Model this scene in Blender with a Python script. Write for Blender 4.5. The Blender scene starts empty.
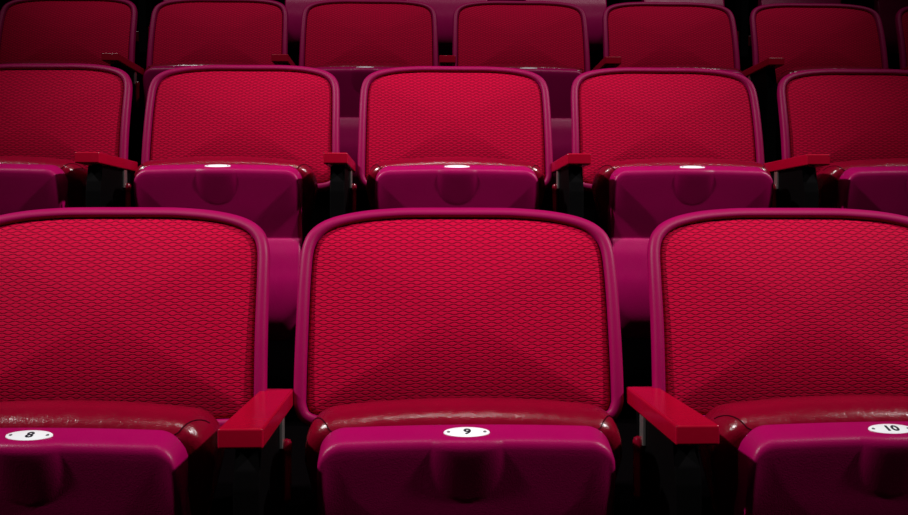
import bpy, bmesh, math, random
from mathutils import Vector, Matrix
random.seed(4)
scene = bpy.context.scene
COL = scene.collection
R = math.radians

# ------------------------------------------------------------------ materials
def nt(name):
    m = bpy.data.materials.new(name); m.use_nodes = True
    t = m.node_tree; t.nodes.clear()
    out = t.nodes.new('ShaderNodeOutputMaterial')
    b = t.nodes.new('ShaderNodeBsdfPrincipled')
    t.links.new(b.outputs[0], out.inputs[0])
    return m, t, b

def val(t, x):
    n = t.nodes.new('ShaderNodeValue'); n.outputs[0].default_value = x; return n.outputs[0]

def math_node(t, op, a, b=None, c=None, clamp=False):
    n = t.nodes.new('ShaderNodeMath'); n.operation = op; n.use_clamp = clamp
    for i, v in enumerate((a, b, c)):
        if v is None: continue
        if isinstance(v, (int, float)): n.inputs[i].default_value = v
        else: t.links.new(v, n.inputs[i])
    return n.outputs[0]

def noise(t, vec, scale, detail=3, rough=.5):
    n = t.nodes.new('ShaderNodeTexNoise'); n.inputs['Scale'].default_value = scale
    n.inputs['Detail'].default_value = detail; n.inputs['Roughness'].default_value = rough
    t.links.new(vec, n.inputs['Vector']); return n.outputs['Fac']

def obj_coord(t):
    return t.nodes.new('ShaderNodeTexCoord').outputs['Object']

def mix_col(t, fac, a, b):
    n = t.nodes.new('ShaderNodeMix'); n.data_type = 'RGBA'
    if isinstance(fac, (int, float)): n.inputs[0].default_value = fac
    else: t.links.new(fac, n.inputs[0])
    for i, v in ((6, a), (7, b)):
        if isinstance(v, tuple): n.inputs[i].default_value = (*v, 1)
        else: t.links.new(v, n.inputs[i])
    return n.outputs[2]

def bump(t, b, h, strength, dist):
    n = t.nodes.new('ShaderNodeBump'); n.inputs['Strength'].default_value = strength
    n.inputs['Distance'].default_value = dist
    t.links.new(h, n.inputs['Height']); t.links.new(n.outputs[0], b.inputs['Normal'])

def plastic(name, col, rough, bscale=900, bstr=.25, bdist=.0004, spec=.5, wear=.12):
    m, t, b = nt(name)
    co = obj_coord(t)
    dark = tuple(c * (1 - wear) for c in col)
    t.links.new(mix_col(t, noise(t, co, 14, 4), dark, col), b.inputs['Base Color'])
    r = math_node(t, 'MULTIPLY_ADD', noise(t, co, 40, 4), .14, rough - .07)
    t.links.new(r, b.inputs['Roughness'])
    b.inputs['Specular IOR Level'].default_value = spec
    bump(t, b, noise(t, co, bscale, 2), bstr, bdist)
    return m

def plain(name, col, rough=.5, metal=0.0, spec=.5):
    m, t, b = nt(name)
    co = obj_coord(t)
    dark = tuple(c * .85 for c in col)
    t.links.new(mix_col(t, noise(t, co, 60, 3), dark, col), b.inputs['Base Color'])
    b.inputs['Roughness'].default_value = rough
    b.inputs['Metallic'].default_value = metal
    b.inputs['Specular IOR Level'].default_value = spec
    return m

MAGENTA = (.35, .0, .082)
M_SHELL = plastic('magenta_plastic', (.30, .0, .068), .46, bstr=.30, spec=.14)
M_PAN = plastic('magenta_grained_plastic', MAGENTA, .38, bscale=600, bstr=.5, bdist=.0006, spec=.26)
M_ARM = plastic('red_armrest_plastic', (.39, .0, .018), .24, bscale=120, bstr=.10, bdist=.0008, spec=.4, wear=.2)
M_BRACKET = plastic('dark_red_enamel', (.16, .0, .01), .18, bstr=.05)
M_POST = plain('black_powder_coat', (.0012, .0008, .001), .75, spec=.04)
M_STEEL = plain('worn_steel', (.55, .50, .48), .35, .9)
M_PLATE = plain('white_enamel_plate', (.97, .97, .98), .3)
M_INK = plain('black_ink', (.012, .012, .02), .5)
M_SCREW = plain('dull_screw', (.25, .22, .24), .4, .6)
M_SEAM = plain('dark_seam_thread', (.03, .0, .004), .9, spec=.05)
M_CARPET = plain('charcoal_carpet', (.0015, .001, .0012), .95, spec=.0)
M_STEP = plain('dark_concrete', (.002, .0015, .0018), .9, spec=.0)

def vinyl():
    m, t, b = nt('dark_red_vinyl')
    co = obj_coord(t)
    n1 = noise(t, co, 9, 3)
    t.links.new(mix_col(t, n1, (.15, .0, .009), (.24, .0, .016)), b.inputs['Base Color'])
    r = math_node(t, 'MULTIPLY_ADD', noise(t, co, 70, 5, .6), .22, .12)
    t.links.new(r, b.inputs['Roughness'])
    b.inputs['Specular IOR Level'].default_value = .6
    w = noise(t, co, 28, 4, .6); f = noise(t, co, 420, 3, .6)
    h = math_node(t, 'ADD', math_node(t, 'MULTIPLY', w, 1.0), math_node(t, 'MULTIPLY', f, .16))
    bump(t, b, h, .65, .003)
    return m
M_VINYL = vinyl()

def fabric():
    m, t, b = nt('crimson_lozenge_weave')
    co = obj_coord(t)
    sep = t.nodes.new('ShaderNodeSeparateXYZ'); t.links.new(co, sep.inputs[0])
    nd = noise(t, co, 7, 2)
    nf = noise(t, co, 55, 2)
    wob = math_node(t, 'MULTIPLY_ADD', nd, .030, -.015)
    wob2 = math_node(t, 'MULTIPLY_ADD', nf, .0028, -.0014)
    x = math_node(t, 'ADD', sep.outputs[0], wob)
    z = math_node(t, 'ADD', math_node(t, 'ADD', sep.outputs[2], math_node(t, 'MULTIPLY', wob, .30)), wob2)
    cu = math_node(t, 'COSINE', math_node(t, 'MULTIPLY', x, 2 * math.pi / .0187))
    v = math_node(t, 'DIVIDE', z, .00455)
    cv = math_node(t, 'COSINE', math_node(t, 'MULTIPLY', v, math.pi))
    w = math_node(t, 'SUBTRACT', v, math_node(t, 'MULTIPLY', math_node(t, 'MULTIPLY', cu, cv), .34))
    d = math_node(t, 'PINGPONG', w, .5)
    thread = noise(t, co, 900, 2)
    d2 = math_node(t, 'ADD', d, math_node(t, 'MULTIPLY_ADD', thread, .14, -.07))
    ridge = math_node(t, 'SMOOTH_MIN', math_node(t, 'MULTIPLY', d2, 3.0), 1.0, .3, clamp=True)
    colr = mix_col(t, ridge, (.065, .0, .008), (.47, .0, .031))
    t.links.new(colr, b.inputs['Base Color'])
    b.inputs['Roughness'].default_value = .72
    b.inputs['Specular IOR Level'].default_value = .05
    b.inputs['Sheen Weight'].default_value = .0
    b.inputs['Sheen Roughness'].default_value = .4
    b.inputs['Sheen Tint'].default_value = (1, .25, .4, 1)
    h = math_node(t, 'ADD', ridge, math_node(t, 'MULTIPLY', thread, .35))
    bump(t, b, h, .55, .0011)
    return m
M_FABRIC = fabric()

# ------------------------------------------------------------------ mesh helpers
def finish(bm, name, mat, smooth=True, sharp=None):
    bmesh.ops.recalc_face_normals(bm, faces=bm.faces[:])
    me = bpy.data.meshes.new(name)
    bm.to_mesh(me); bm.free()
    me.materials.append(mat)
    if smooth:
        for p in me.polygons: p.use_smooth = True
        me.set_sharp_from_angle(angle=R(sharp if sharp else 40))
    return me

def link(name, me, parent=None):
    o = bpy.data.objects.new(name, me); COL.objects.link(o)
    if parent: o.parent = parent
    if me.name.split('.')[0] in ('arm_pad', 'standard', 'foot_plate', 'pivot_cover', 'hinge_bracket', 'steel_tab', 'trim_1', 'trim_2', 'trim_3'):
        wn = o.modifiers.new('weighted_normal', 'WEIGHTED_NORMAL'); wn.weight = 90; wn.keep_sharp = True
    return o

def loft(loops, cap=True, bm=None, closed=True):
    bm = bm or bmesh.new()
    rows = [[bm.verts.new(p) for p in l] for l in loops]
    n = len(rows[0])
    for a, b in zip(rows, rows[1:]):
        for i in range(n if closed else n - 1):
            j = (i + 1) % n
            bm.faces.new((a[i], a[j], b[j], b[i]))
    if cap:
        for r in (rows[0], rows[-1]):
            c = Vector((0, 0, 0))
            for v in r: c += v.co
            cv = bm.verts.new(c / n)
            for i in range(n): bm.faces.new((r[i], r[(i + 1) % n], cv))
    return bm

def catmull(pts, per=6, closed=False):
    out = []; n = len(pts)
    rng = range(n) if closed else range(n - 1)
    for i in rng:
        if closed: p = [pts[(i + k) % n] for k in (-1, 0, 1, 2)]
        else: p = [pts[max(0, i - 1)], pts[i], pts[i + 1], pts[min(n - 1, i + 2)]]
        for k in range(per):
            s = k / per
            out.append(tuple(.5 * (2 * p[1][c] + (p[2][c] - p[0][c]) * s + (2 * p[0][c] - 5 * p[1][c] + 4 * p[2][c] - p[3][c]) * s * s
                             + (3 * p[1][c] - p[0][c] - 3 * p[2][c] + p[3][c]) * s ** 3) for c in range(len(p[0]))))
    if not closed: out.append(tuple(pts[-1]))
    return out

def resample(pts, n, closed=True):
    P = list(pts) + ([pts[0]] if closed else [])
    L = [0]
    for a, b in zip(P, P[1:]): L.append(L[-1] + math.dist(a, b))
    out = []; k = 0
    m = n if closed else n - 1
    for i in range(n):
        s = L[-1] * i / m
        while k < len(L) - 2 and L[k + 1] < s: k += 1
        f = (s - L[k]) / max(1e-9, L[k + 1] - L[k])
        out.append(tuple(P[k][c] + (P[k + 1][c] - P[k][c]) * f for c in range(len(P[0]))))
    return out

def bevel_box(bm, x0, x1, y0, y1, z0, z1, r=.003, seg=3):
    g = bmesh.ops.create_cube(bm, size=1)
    for v in g['verts']:
        v.co = Vector(((x0 + x1) / 2 + v.co.x * (x1 - x0), (y0 + y1) / 2 + v.co.y * (y1 - y0), (z0 + z1) / 2 + v.co.z * (z1 - z0)))
    es = list({e for v in g['verts'] for e in v.link_edges})
    if r: bmesh.ops.bevel(bm, geom=es, offset=r, segments=seg, affect='EDGES', profile=.5)

def tube(bm, pts, rad, n=8):
    pts = [Vector(p) for p in pts]; loops = []
    for i, p in enumerate(pts):
        d = (pts[min(i + 1, len(pts) - 1)] - pts[max(i - 1, 0)]).normalized()
        a = d.cross(Vector((0, 0, 1)));
        if a.length < 1e-3: a = d.cross(Vector((1, 0, 0)))
        a.normalize(); b = d.cross(a)
        loops.append([p + (a * math.cos(2 * math.pi * k / n) + b * math.sin(2 * math.pi * k / n)) * rad for k in range(n)])
    return loft(loops, True, bm)

def lathe(bm, prof, c, n=20):            # prof: (radius, z) about vertical axis
    loops = [[(c[0] + r * math.cos(2 * math.pi * k / n), c[1] + r * math.sin(2 * math.pi * k / n), z) for k in range(n)] for r, z in prof]
    return loft(loops, True, bm)

# ------------------------------------------------------------------ seat dimensions (metres)
ARM = .64            # height of the armrest top above its row's floor
PITCH = .55
LEAN = R(16)
TOPY, TOPZ = .379, .274

def back_pt(x, s, t):
    """x across, s metres down the leaning back, t metres out of it towards the sitter"""
    t = t + .018 * (x / .25) ** 2
    t += .016 * (1 - ((s - .16) / .16) ** 2) - .006 * max(0, 1 - s / .07) ** 2
    y = TOPY - s * math.sin(LEAN) - t * math.cos(LEAN)
    z = ARM + TOPZ - s * math.cos(LEAN) + t * math.sin(LEAN)
    return (x, y, z)

half = [(0, 0), (.05, .0003), (.098, .0022), (.155, .0098), (.203, .0245), (.2315, .046), (.2440, .075), (.2475, .12), (.249, .20), (.2505, .300), (.2490, .325), (.2360, .346), (.200, .355), (.10, .356), (0, .356)]
right = half; left = [(-x, s) for x, s in reversed(half[1:-1])]
OUT = resample(catmull(right + left, 8, True), 220)

def inset(poly, d):
    n = len(poly); out = []
    for i in range(n):
        a = poly[i - 1]; b = poly[(i + 1) % n]
        tx, ty = b[0] - a[0], b[1] - a[1]; L = math.hypot(tx, ty)
        out.append((poly[i][0] - ty / L * d, poly[i][1] + tx / L * d))
    return out

def build_back_shell():
    prof = [(.10, -.040), (.06, -.040), (.03, -.037), (.014, -.030), (.005, -.020), (.001, -.010), (0, -.002), (.0010, .0035), (.0032, .0070), (.0070, .0092), (.0115, .0098), (.0155, .0086), (.0180, .0060), (.0190, .0020), (.0193, -.006), (.030, -.010)]
    loops = [[back_pt(x, s, t) for x, s in inset(OUT, d)] for d, t in prof]
    return finish(loft(loops, True), 'back_shell', M_SHELL, sharp=60)

def build_back_cushion():
    base = inset(OUT, .0200)
    c = (0, .18); loops = []
    rim = [(0, -.008), (.0, -.003), (.0012, .0005), (.004, .0022), (.009, .0030)]
    for d, t in rim: loops.append([back_pt(x, s, t) for x, s in inset(base, d)])
    ring = inset(base, .009)
    K = 26
    for k in range(1, K):
        f = 1 - k / K
        loops.append([])
        for x, s in ring:
            X = c[0] + (x - c[0]) * f; S = c[1] + (s - c[1]) * f
            loops[-1].append(back_pt(X, S, .0030 + .021 * (1 - f ** 2)))
    return finish(loft(loops, True), 'back_cushion', M_FABRIC, sharp=70)

# --- seat pan, tipped up: its plastic underside faces the viewer
PW = .1895
FRONT = [(.0765, -.0135), (.062, -.0181), (.050, -.0222), (.0445, -.0248), (.0415, -.0275), (.0400, -.0315), (.0398, -.0360), (.0406, -.0410), (.0424, -.0500),
         (.0515, -.090), (.0595, -.125), (.0695, -.165), (.0738, -.1825), (.0738, -.1858), (.0710, -.1885), (.066, -.200), (.059, -.222), (.054, -.255), (.050, -.290), (.052, -.330), (.060, -.370), (.074, -.400), (.092, -.420), (.106, -.4275)]
BACKP = [(.118, -.42), (.118, -.30), (.112, -.20), (.10, -.12), (.088, -.06), (.082, -.03), (.080, -.017)]

def build_pan():
    fr = resample(catmull(FRONT, 8), 190, False)
    bk = resample(catmull(BACKP, 4), 30, False)
    prof = fr + bk
    xs = []
    N = 150
    for i in range(N + 1):
        s = -1 + 2 * i / N
        xs.append(PW * (s * .62 + .38 * math.sin(s * math.pi / 2)) )
    loops = []
    for x in xs:
        ax = abs(x)
        r = .010; e = min(1, max(0, (ax - (PW - r)) / r)); q = r * (1 - math.sqrt(max(0, 1 - e * e)))
        rc = .034; e2 = min(1, max(0, (ax - (PW - rc)) / rc)); dt = rc * (1 - math.sqrt(max(0, 1 - e2 * e2)))
        rb = .05; e3 = min(1, max(0, (ax - (PW - rb)) / rb)); db = rb * (1 - math.sqrt(max(0, 1 - e3 * e3)))
        arc = .004 * (ax / PW) ** 2
        L = []
        for k, (y, z) in enumerate(prof):
            zz = z
            if z > -.15: w = min(1, (z + .15) / .10); w = w * w * (3 - 2 * w); zz = z - (dt + arc) * w
            elif z < -.33: w = min(1, (-.33 - z) / .07); w = w * w * (3 - 2 * w); zz = z + db * w
            yy = y
            if k < len(fr):
                yy = y + q
                # shelf under the number plate
                g = max(0, 1 - (ax / .0455) ** 3.2)
                if -.038 < z: yy -= .0062 * g * min(1, max(0, (.066 - y) / .016))
                else:       # the corbel under the shelf runs back into the face
                    rho = ((ax / .0455) ** 3.2 + (max(0, -z - .038) / .068) ** 3.2) ** (1 / 3.2)
                    if rho < 1:
                        hz = 1 - max(0, -z - .038) / .074
                        wx = .0455 * max(.02, 1 - (max(0, -z - .038) / .068) ** 3.0) ** .36
                        yy -= .0062 * hz * max(0, 1 - (ax / wx) ** 3.2)
            else:
                yy = y - q * .3
            L.append((x, yy, ARM + zz))
        loops.append(L)
    return finish(loft(loops, True), 'seat_pan', M_PAN, sharp=75)

CW = .2140
CPROF = [(.104, -.385), (.098, -.25), (.090, -.12), (.0845, -.055), (.0835, -.030), (.0865, -.012), (.096, -.0005), (.112, .0065), (.134, .0095), (.160, .0065), (.188, -.001), (.212, -.018), (.220, -.06), (.205, -.20), (.186, -.33), (.176, -.385), (.150, -.40), (.122, -.40)]
CP = resample(catmull(CPROF, 8, True), 130)
def cushion_loop(x):
    ax = abs(x); r = .040
    e = min(1, max(0, (ax - (CW - r)) / r)); k = math.sqrt(max(0.0, 1 - e ** 2.2))
    cy = .150; L = []
    for y, z in CP:
        zz = z
        if z > -.2: w = min(1, (z + .2) / .15); zz -= (.0135 * (ax / .2) ** 2.2 + .030 * (1 - k)) * w
        yy = cy + (y - cy) * (.42 + .58 * k)
        zz = -.2 + (zz + .2) * (.90 + .10 * k)
        e5 = min(1, max(0, (-.012 - z) / .018)); e5 = e5 * e5 * (3 - 2 * e5)
        L.append((x * (1 - .16 * e5), yy, ARM + zz))
    return L
def build_seat_cushion():
    N = 90; xs = [CW * math.sin((-1 + 2 * i / N) * math.pi / 2 * .999) * .55 + CW * .45 * (-1 + 2 * i / N) for i in range(N + 1)]
    return finish(loft([cushion_loop(x) for x in xs], True), 'seat_cushion', M_VINYL, sharp=80)

def build_seam(sgn):
    # stitched corner seam running over the bolster
    idx = [i for i, (y, z) in enumerate(CP) if z > -.03 and y < .138]
    idx.sort(key=lambda i: CP[i][0] + CP[i][1] * .3)
    pts = []
    for k, i in enumerate(idx):
        f = k / (len(idx) - 1)
        x = sgn * (.170 + .034 * f)
        p = Vector(cushion_loop(x)[i]); q = Vector((x, .150, ARM - .06))
        pts.append(p + (p - q).normalized() * .0003)
    bm = bmesh.new(); tube(bm, pts, .0009, 6)
    return finish(bm, 'corner_seam', M_SEAM)

PT = math.atan2(.0087, .0265)
PC = Vector((0, .0555, ARM - .0198))
def plate_mat():
    n = Vector((0, -math.sin(PT), math.cos(PT)))
    return Matrix.Translation(PC + n * .0006) @ Matrix.Rotation(PT, 4, 'X')
def build_plate():
    bm = bmesh.new(); n = 56
    loops = []
    for sc, z in ((1, -.002), (1, .0004), (.985, .0009), (.95, .0011)):
        loops.append([(.0295 * sc * math.cos(2 * math.pi * k / n), .0123 * sc * math.sin(2 * math.pi * k / n), z) for k in range(n)])
    loft(loops, True, bm); bm.transform(plate_mat())
    return finish(bm, 'number_plate', M_PLATE)
def build_screw(sx):
    bm = bmesh.new()
    lathe(bm, [(.0021, .0008), (.0021, .0015), (.0014, .0019), (.0004, .0019)], (sx * .0232, 0), 12)
    bm.transform(plate_mat())
    return finish(bm, 'plate_screw', M_SCREW)
def build_number(txt):
    cu = bpy.data.curves.new('number', 'FONT'); cu.body = txt; cu.size = .0175; cu.align_x = 'CENTER'; cu.align_y = 'CENTER'
    cu.offset = .0004; cu.extrude = .0003
    o = bpy.data.objects.new('tmp_number', cu); COL.objects.link(o)
    me = bpy.data.meshes.new_from_object(o)
    bpy.data.objects.remove(o)
    me.transform(plate_mat() @ Matrix.Translation((.0008, 0, .0014)) @ Matrix.Diagonal((1.12, 1, 1, 1)))
    me.name = 'number'; me.materials.clear(); me.materials.append(M_INK)
    return me

def build_rivet():
    bm = bmesh.new()
    return bm

def build_hinge_arm(sx):
    # steel hinge tab joining the tipped pan to the standard, low at the side
    bm = bmesh.new()
    x0, x1 = sorted((sx * .186, sx * .2585))
    bevel_box(bm, x0, x1, .118, .150, ARM - .395, ARM - .345, .004)
    return finish(bm, 'hinge_bracket', M_BRACKET)

ME_SHELL, ME_FAB, ME_PAN, ME_CUSH, ME_PLATE = build_back_shell(), build_back_cushion(), build_pan(), build_seat_cushion(), build_plate()
ME_SEAM = [build_seam(-1), build_seam(1)]
ME_SCREW = [build_screw(-1), build_screw(1)]
ME_HINGE = [build_hinge_arm(-1), build_hinge_arm(1)]

def make_seat():
    root = bpy.data.objects.new('theatre_seat', None); COL.objects.link(root); root.empty_display_size = .1
    sh = link('back_shell', ME_SHELL, root); sh['label'] = 'magenta plastic rim and shell of the backrest'
    fb = link('back_cushion', ME_FAB, root); fb['label'] = 'crimson woven lozenge fabric panel'
    pn = link('seat_pan', ME_PAN, root); pn['label'] = 'magenta plastic underside of the tipped-up seat'
    cu = link('seat_cushion', ME_CUSH, root); cu['label'] = 'glossy dark red vinyl cushion'
    for m in ME_SEAM: link('corner_seam', m, cu)
    pl = link('number_plate', ME_PLATE, root); pl['label'] = 'small white oval number plate'
    for m in ME_SCREW: link('plate_screw', m, pl)
    for m in ME_HINGE: link('hinge_bracket', m, root)
    return root

# --- armrest on its standard
def build_pad():
    bm = bmesh.new()
    bevel_box(bm, -.0275, .0275, 0, .283, ARM - .0255, ARM, .0034, 4)
    for v in bm.verts:
        f = v.co.y / .283
        v.co.x *= 1 - .10 * f
    return finish(bm, 'arm_pad', M_ARM, sharp=50)
def extrude_yz(poly, hw, name, mat, r=.003):
    bm = bmesh.new()
    a = [bm.verts.new((-hw, y, ARM + z)) for y, z in poly]; b = [bm.verts.new((hw, y, ARM + z)) for y, z in poly]
    n = len(poly)
    bm.faces.new(a); bm.faces.new(b)
    for i in range(n): bm.faces.new((a[i], a[(i + 1) % n], b[(i + 1) % n], b[i]))
    bmesh.ops.bevel(bm, geom=bm.edges[:], offset=r, segments=2, affect='EDGES', profile=.5, clamp_overlap=True)
    return finish(bm, name, mat, sharp=35)
def build_post():
    poly = [(.050, -.0262), (.052, -.044), (.040, -.062), (.036, -.085), (.036, -.46), (.085, -.54), (.085, -.628), (.225, -.628), (.235, -.40), (.240, -.06), (.255, -.0262)]
    return extrude_yz(poly, .0165, 'standard', M_POST)
def build_foot():
    bm = bmesh.new(); bevel_box(bm, -.045, .045, .07, .25, 0.0, .012, .003)
    return finish(bm, 'foot_plate', M_POST)
def build_strip(sx):
    bm = bmesh.new(); x0, x1 = sorted((sx * .0166, sx * .0215))
    bevel_box(bm, x0, x1, .188, .208, ARM - .070, ARM - .0262, .001, 2)
    return finish(bm, 'steel_tab', M_STEEL)
def build_pin(sx):
    bm = bmesh.new()
    lathe(bm, [(.0015, -.152), (.0055, -.149), (.0070, -.143), (.0072, -.09), (.0072, -.078), (.0080, -.076), (.0082, -.070), (.0080, -.064), (.0062, -.060), (.002, -.058)], (sx * .0250, .200), 20)
    bm.transform(Matrix.Translation((0, 0, ARM)))
    return finish(bm, 'pivot_pin', M_BRACKET)
def build_cap():
    # low red bracket cover that wraps the standard beneath the seats
    bm = bmesh.new(); bevel_box(bm, -.026, .026, .072, .112, ARM - .400, ARM - .335, .005)
    return finish(bm, 'pivot_cover', M_BRACKET)
ME_PAD, ME_POST, ME_FOOT, ME_COVER = build_pad(), build_post(), build_foot(), build_cap()
ME_STRIP = [build_strip(-1), build_strip(1)]; ME_PIN = [build_pin(-1), build_pin(1)]

def make_arm():
    root = bpy.data.objects.new('armrest', None); COL.objects.link(root); root.empty_display_size = .1
    p = link('arm_pad', ME_PAD, root); p['label'] = 'squared red arm pad'
    s = link('standard', ME_POST, root); s['label'] = 'black metal standard under the pad'
    link('foot_plate', ME_FOOT, root)
    for m in ME_STRIP: link('steel_tab', m, root)
    for m in ME_PIN:
        q = link('pivot_pin', m, root); q['label'] = 'glossy dark red pivot pin'
    link('pivot_cover', ME_COVER, root)
    return root

def copy_tree(o, parent=None):
    c = o.copy(); COL.objects.link(c)
    if parent: c.parent = parent
    for ch in list(o.children): copy_tree(ch, c)
    return c

# ------------------------------------------------------------------ rows
# (armrest front Y, floor z, centre X, seat indices)
FLOOR = (0, .417, .825, 1.515)
YF = (1.085, 2.035, 2.990, 4.100)
XC = (.0560, .0800, .0830, .1130)
SEATS = ([-1, 0, 1], [-2, -1, 0, 1, 2], [-2.5, -1.5, -.5, .5, 1.5, 2.5, 3.5], [-3, -2, -1, 0, 1, 2, 3, 4])
K = 'tip-up theatre seat'
SLAB = [
 ['magenta and crimson %s whose white oval plate reads 8, front row' % K,
  'magenta and crimson %s whose white oval plate reads 9, middle of front row' % K,
  'magenta and crimson %s whose white oval plate reads 10, front row' % K],
 ['%s at far left of the second row, cut by the picture edge' % K,
  '%s in second row directly behind front seat 8' % K,
  '%s in second row directly behind front seat 9' % K,
  '%s in second row directly behind front seat 10' % K,
  '%s at far right of the second row, cut by the picture edge' % K],
 ['%s in third row at the left picture edge' % K,
  '%s in third row, second from left' % K,
  '%s in third row, just left of the picture centre' % K,
  '%s in third row, just right of the picture centre' % K,
  '%s in third row, third from the right' % K,
  '%s in third row, last whole backrest on the right' % K,
  '%s in third row, only a sliver showing at right edge' % K],
 ['pan of dim %s in top row, leftmost of its row' % K,
  'dim %s in top row, behind second third-row seat from left' % K,
  'dim %s in top row, left edge showing right of the second third-row backrest' % K,
  'dim %s in top row, seen through the central gap between third-row backrests' % K,
  'dim %s in top row, behind the third-row seat right of centre' % K,
  'dim %s in top row, behind third-row seat third from right' % K,
  'dim %s in top row, behind the last whole third-row backrest on the right' % K,
  'dim %s in top row, rightmost, seen in the gap by right edge' % K]]
ALAB = [
 ['red armrest on outer left side of front seat 8', 'red armrest between front seats 8 and 9', 'red armrest between front seats 9 and 10', 'red armrest on outer right side of front seat 10'],
 ['second-row armrest beyond the far left seat', 'second-row armrest nearest the left picture edge, above seat 8', 'second-row armrest left of the seat behind seat 9', 'second-row armrest right of the seat behind seat 9',
  'second-row armrest nearest the right picture edge, above seat 10', 'second-row armrest beyond the far right seat'],
 ['third-row armrest beyond the leftmost seat', 'third-row armrest right of leftmost third-row backrest', 'third-row armrest right of the second third-row backrest', 'third-row armrest in the central gap between backrests',
  'third-row armrest fourth from left, over the right central second-row seat', 'third-row armrest left of the last whole third-row backrest', 'third-row armrest beside the sliver seat at right edge', 'third-row armrest beyond the sliver seat'],
 ['top-row armrest beyond the leftmost pan', 'top-row armrest in the dark gap left, between first and second third-row backrests', 'top-row armrest third from left end', 'top-row armrest hidden behind third-row seat left of centre', 'top-row armrest hidden behind third-row seat right of centre',
  'top-row armrest fourth from right end', 'top-row armrest in the dark gap right, left of last whole third-row backrest', 'top-row armrest second from right end', 'top-row armrest beyond the rightmost pan']]
RN = ('front row', 'second row', 'third row', 'top row')
# the rows are not laid out perfectly straight: small turns and shifts of single seats
TURN = {(0, -1): -2.2, (0, 1): 1.0, (1, -1): -.8, (1, -2): -2.5, (2, -2.5): -1.5, (2, -1.5): -.8}
SHIFT = {(1, -2): .010, (2, -2.5): .010, (2, -1.5): .005}
seat0, arm0 = make_seat(), make_arm()
first_s = first_a = True
for r in range(4):
    jit = random.Random(r * 7 + 1)
    for k, i in enumerate(SEATS[r]):
        o = seat0 if first_s else copy_tree(seat0); first_s = False
        o.location = (XC[r] + i * PITCH, YF[r], FLOOR[r])
        o.rotation_euler = (0, 0, R(TURN.get((r, i), 0)))
        o.location.x += SHIFT.get((r, i), 0); o.location.z += (0, -.0078, -.012, 0)[r]
        for c in o.children:
            if c.name.startswith('back_'): c.location = ((0, .005, 0, 0)[r], 0, (.004, .0, .018, 0)[r])
        o['label'] = SLAB[r][k]; o['category'] = 'seat'; o['group'] = 'seats in the ' + RN[r]
        if r == 0:
            n = (8, 9, 10)[k]
            pl = [c for c in o.children if c.name.startswith('number_plate')][0]
            me = build_number(str(n))
            num = link('number', me, pl); num['label'] = 'black printed number %d' % n
            o['_n'] = n
        if r == 0 and k == 0:
            template = [c for c in pl.children if c.name.startswith('number') and not c.name.startswith('number_plate')][0]
            bpy.data.objects.remove(template)      # keep the source plate blank while it is copied
    ends = [SEATS[r][0] - .5] + [i + .5 for i in SEATS[r]]
    for k, i in enumerate(ends):
        o = arm0 if first_a else copy_tree(arm0); first_a = False
        o.location = (XC[r] + i * PITCH, YF[r], FLOOR[r])
        if (r, i) == (0, .5): o.location.x += .005
        o['label'] = ALAB[r][k]; o['category'] = 'armrest'; o['group'] = 'armrests in the ' + RN[r]
pl = [c for c in seat0.children if c.name.startswith('number_plate')][0]
num = link('number', build_number('8'), pl); num['label'] = 'black printed number 8'
for o in bpy.data.objects:
    if '_n' in o: del o['_n']

# ------------------------------------------------------------------ tiers the rows stand on
def slab(name, x0, x1, y0, y1, z0, z1, mat):
    bm = bmesh.new(); bevel_box(bm, x0, x1, y0, y1, z0, z1, .006, 2)
    o = link(name, finish(bm, name, mat, sharp=30)); o['kind'] = 'structure'; return o
edges = [-1.5, YF[0] + .45, YF[1] + .45, YF[2] + .50, 5.4]
def stepped_floor():
    top = [(edges[0], 0)]
    for r in range(4):
        if r: top += [(edges[r], FLOOR[r - 1]), (edges[r], FLOOR[r])]
    top.append((edges[-1], FLOOR[-1]))
    poly = top + [(edges[-1], -.2), (edges[0], -.2)]
    bm = bmesh.new(); rows = [[bm.verts.new((x, y, z)) for y, z in poly] for x in (-4, 4.4)]
    n = len(poly); bm.faces.new(rows[0]); bm.faces.new(rows[1])
    for i in range(n): bm.faces.new((rows[0][i], rows[0][(i + 1) % n], rows[1][(i + 1) % n], rows[1][i]))
    o = link('floor', finish(bm, 'floor', M_CARPET, False)); o['kind'] = 'structure'
stepped_floor()
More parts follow.
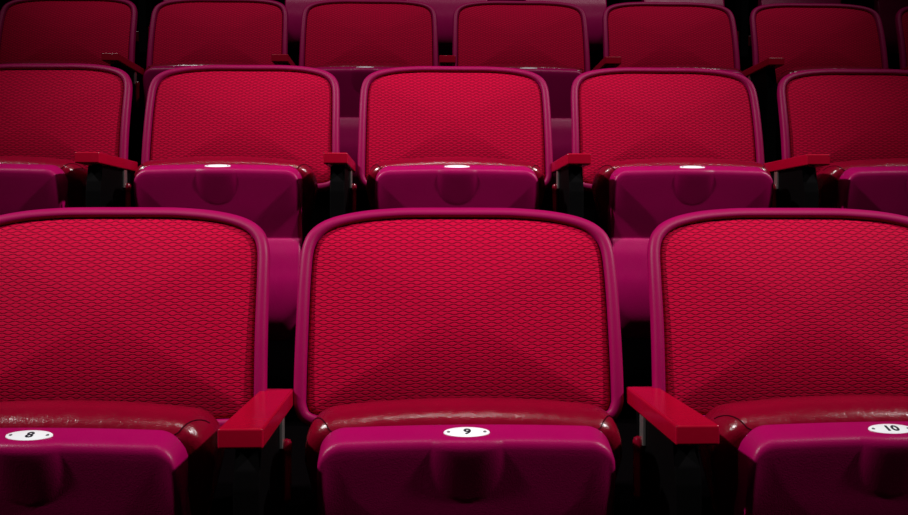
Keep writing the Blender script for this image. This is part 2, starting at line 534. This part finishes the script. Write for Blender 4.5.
slab('wall_back', -4, 4.4, 5.4, 5.5, -.2, 4.2, M_CARPET)
for r in (1, 2, 3):
    slab('trim_%d' % r, -4, 4.4, edges[r] - .012, edges[r], FLOOR[r] - .05, FLOOR[r] + .001, M_STEP)

# ------------------------------------------------------------------ light: house spots overhead, last pair added to lift the back rows
def spot(name, loc, target, power, angle, blend, size, col=(1, 1, 1)):
    l = bpy.data.lights.new(name, 'SPOT'); l.energy = power; l.spot_size = R(angle); l.spot_blend = blend; l.shadow_soft_size = size; l.color = col
    o = bpy.data.objects.new(name, l); COL.objects.link(o); o.location = loc
    d = Vector(target) - Vector(loc); o.rotation_euler = d.to_track_quat('-Z', 'Y').to_euler(); return o
CZ = .872
TG = (.03, 1.72, 1.04)
spot('overhead_spot', (-10.0, -1.9, 10.2), TG, 8900, 10.2, 1.0, .27)
spot('overhead_spot', (10.1, -1.9, 10.2), TG, 8900, 10.2, 1.0, .27)
spot('overhead_spot', (.05, -1.9, 12.5), TG, 1000, 13, 1.0, .2)
spot('overhead_spot', (-4.0, -1.4, 10.5), (.1, 3.6, 1.8), 1500, 20, 1.0, .2)  # added lamp, brightens the top-row pans
spot('overhead_spot', (4.2, -1.4, 10.5), (.1, 3.6, 1.8), 1500, 20, 1.0, .2)  # right-hand twin of the added back-row lamp
w = bpy.data.worlds.new('world'); scene.world = w; w.use_nodes = True
w.node_tree.nodes['Background'].inputs[0].default_value = (.9, .6, .8, 1)
w.node_tree.nodes['Background'].inputs[1].default_value = .012

# ------------------------------------------------------------------ camera
cam = bpy.data.cameras.new('camera'); co = bpy.data.objects.new('camera', cam); COL.objects.link(co)
cam.sensor_width = 36; cam.lens = 36 * 902 / 908
co.location = (0, 0, CZ)
co.rotation_euler = (R(90 - 1.43), 0, R(-2.0))
cam.clip_start = .02
scene.camera = co
scene.view_settings.view_transform = 'Standard'; scene.view_settings.look = 'None'
scene.view_settings.exposure = 0; scene.view_settings.gamma = 1; scene.view_settings.use_curve_mapping = False
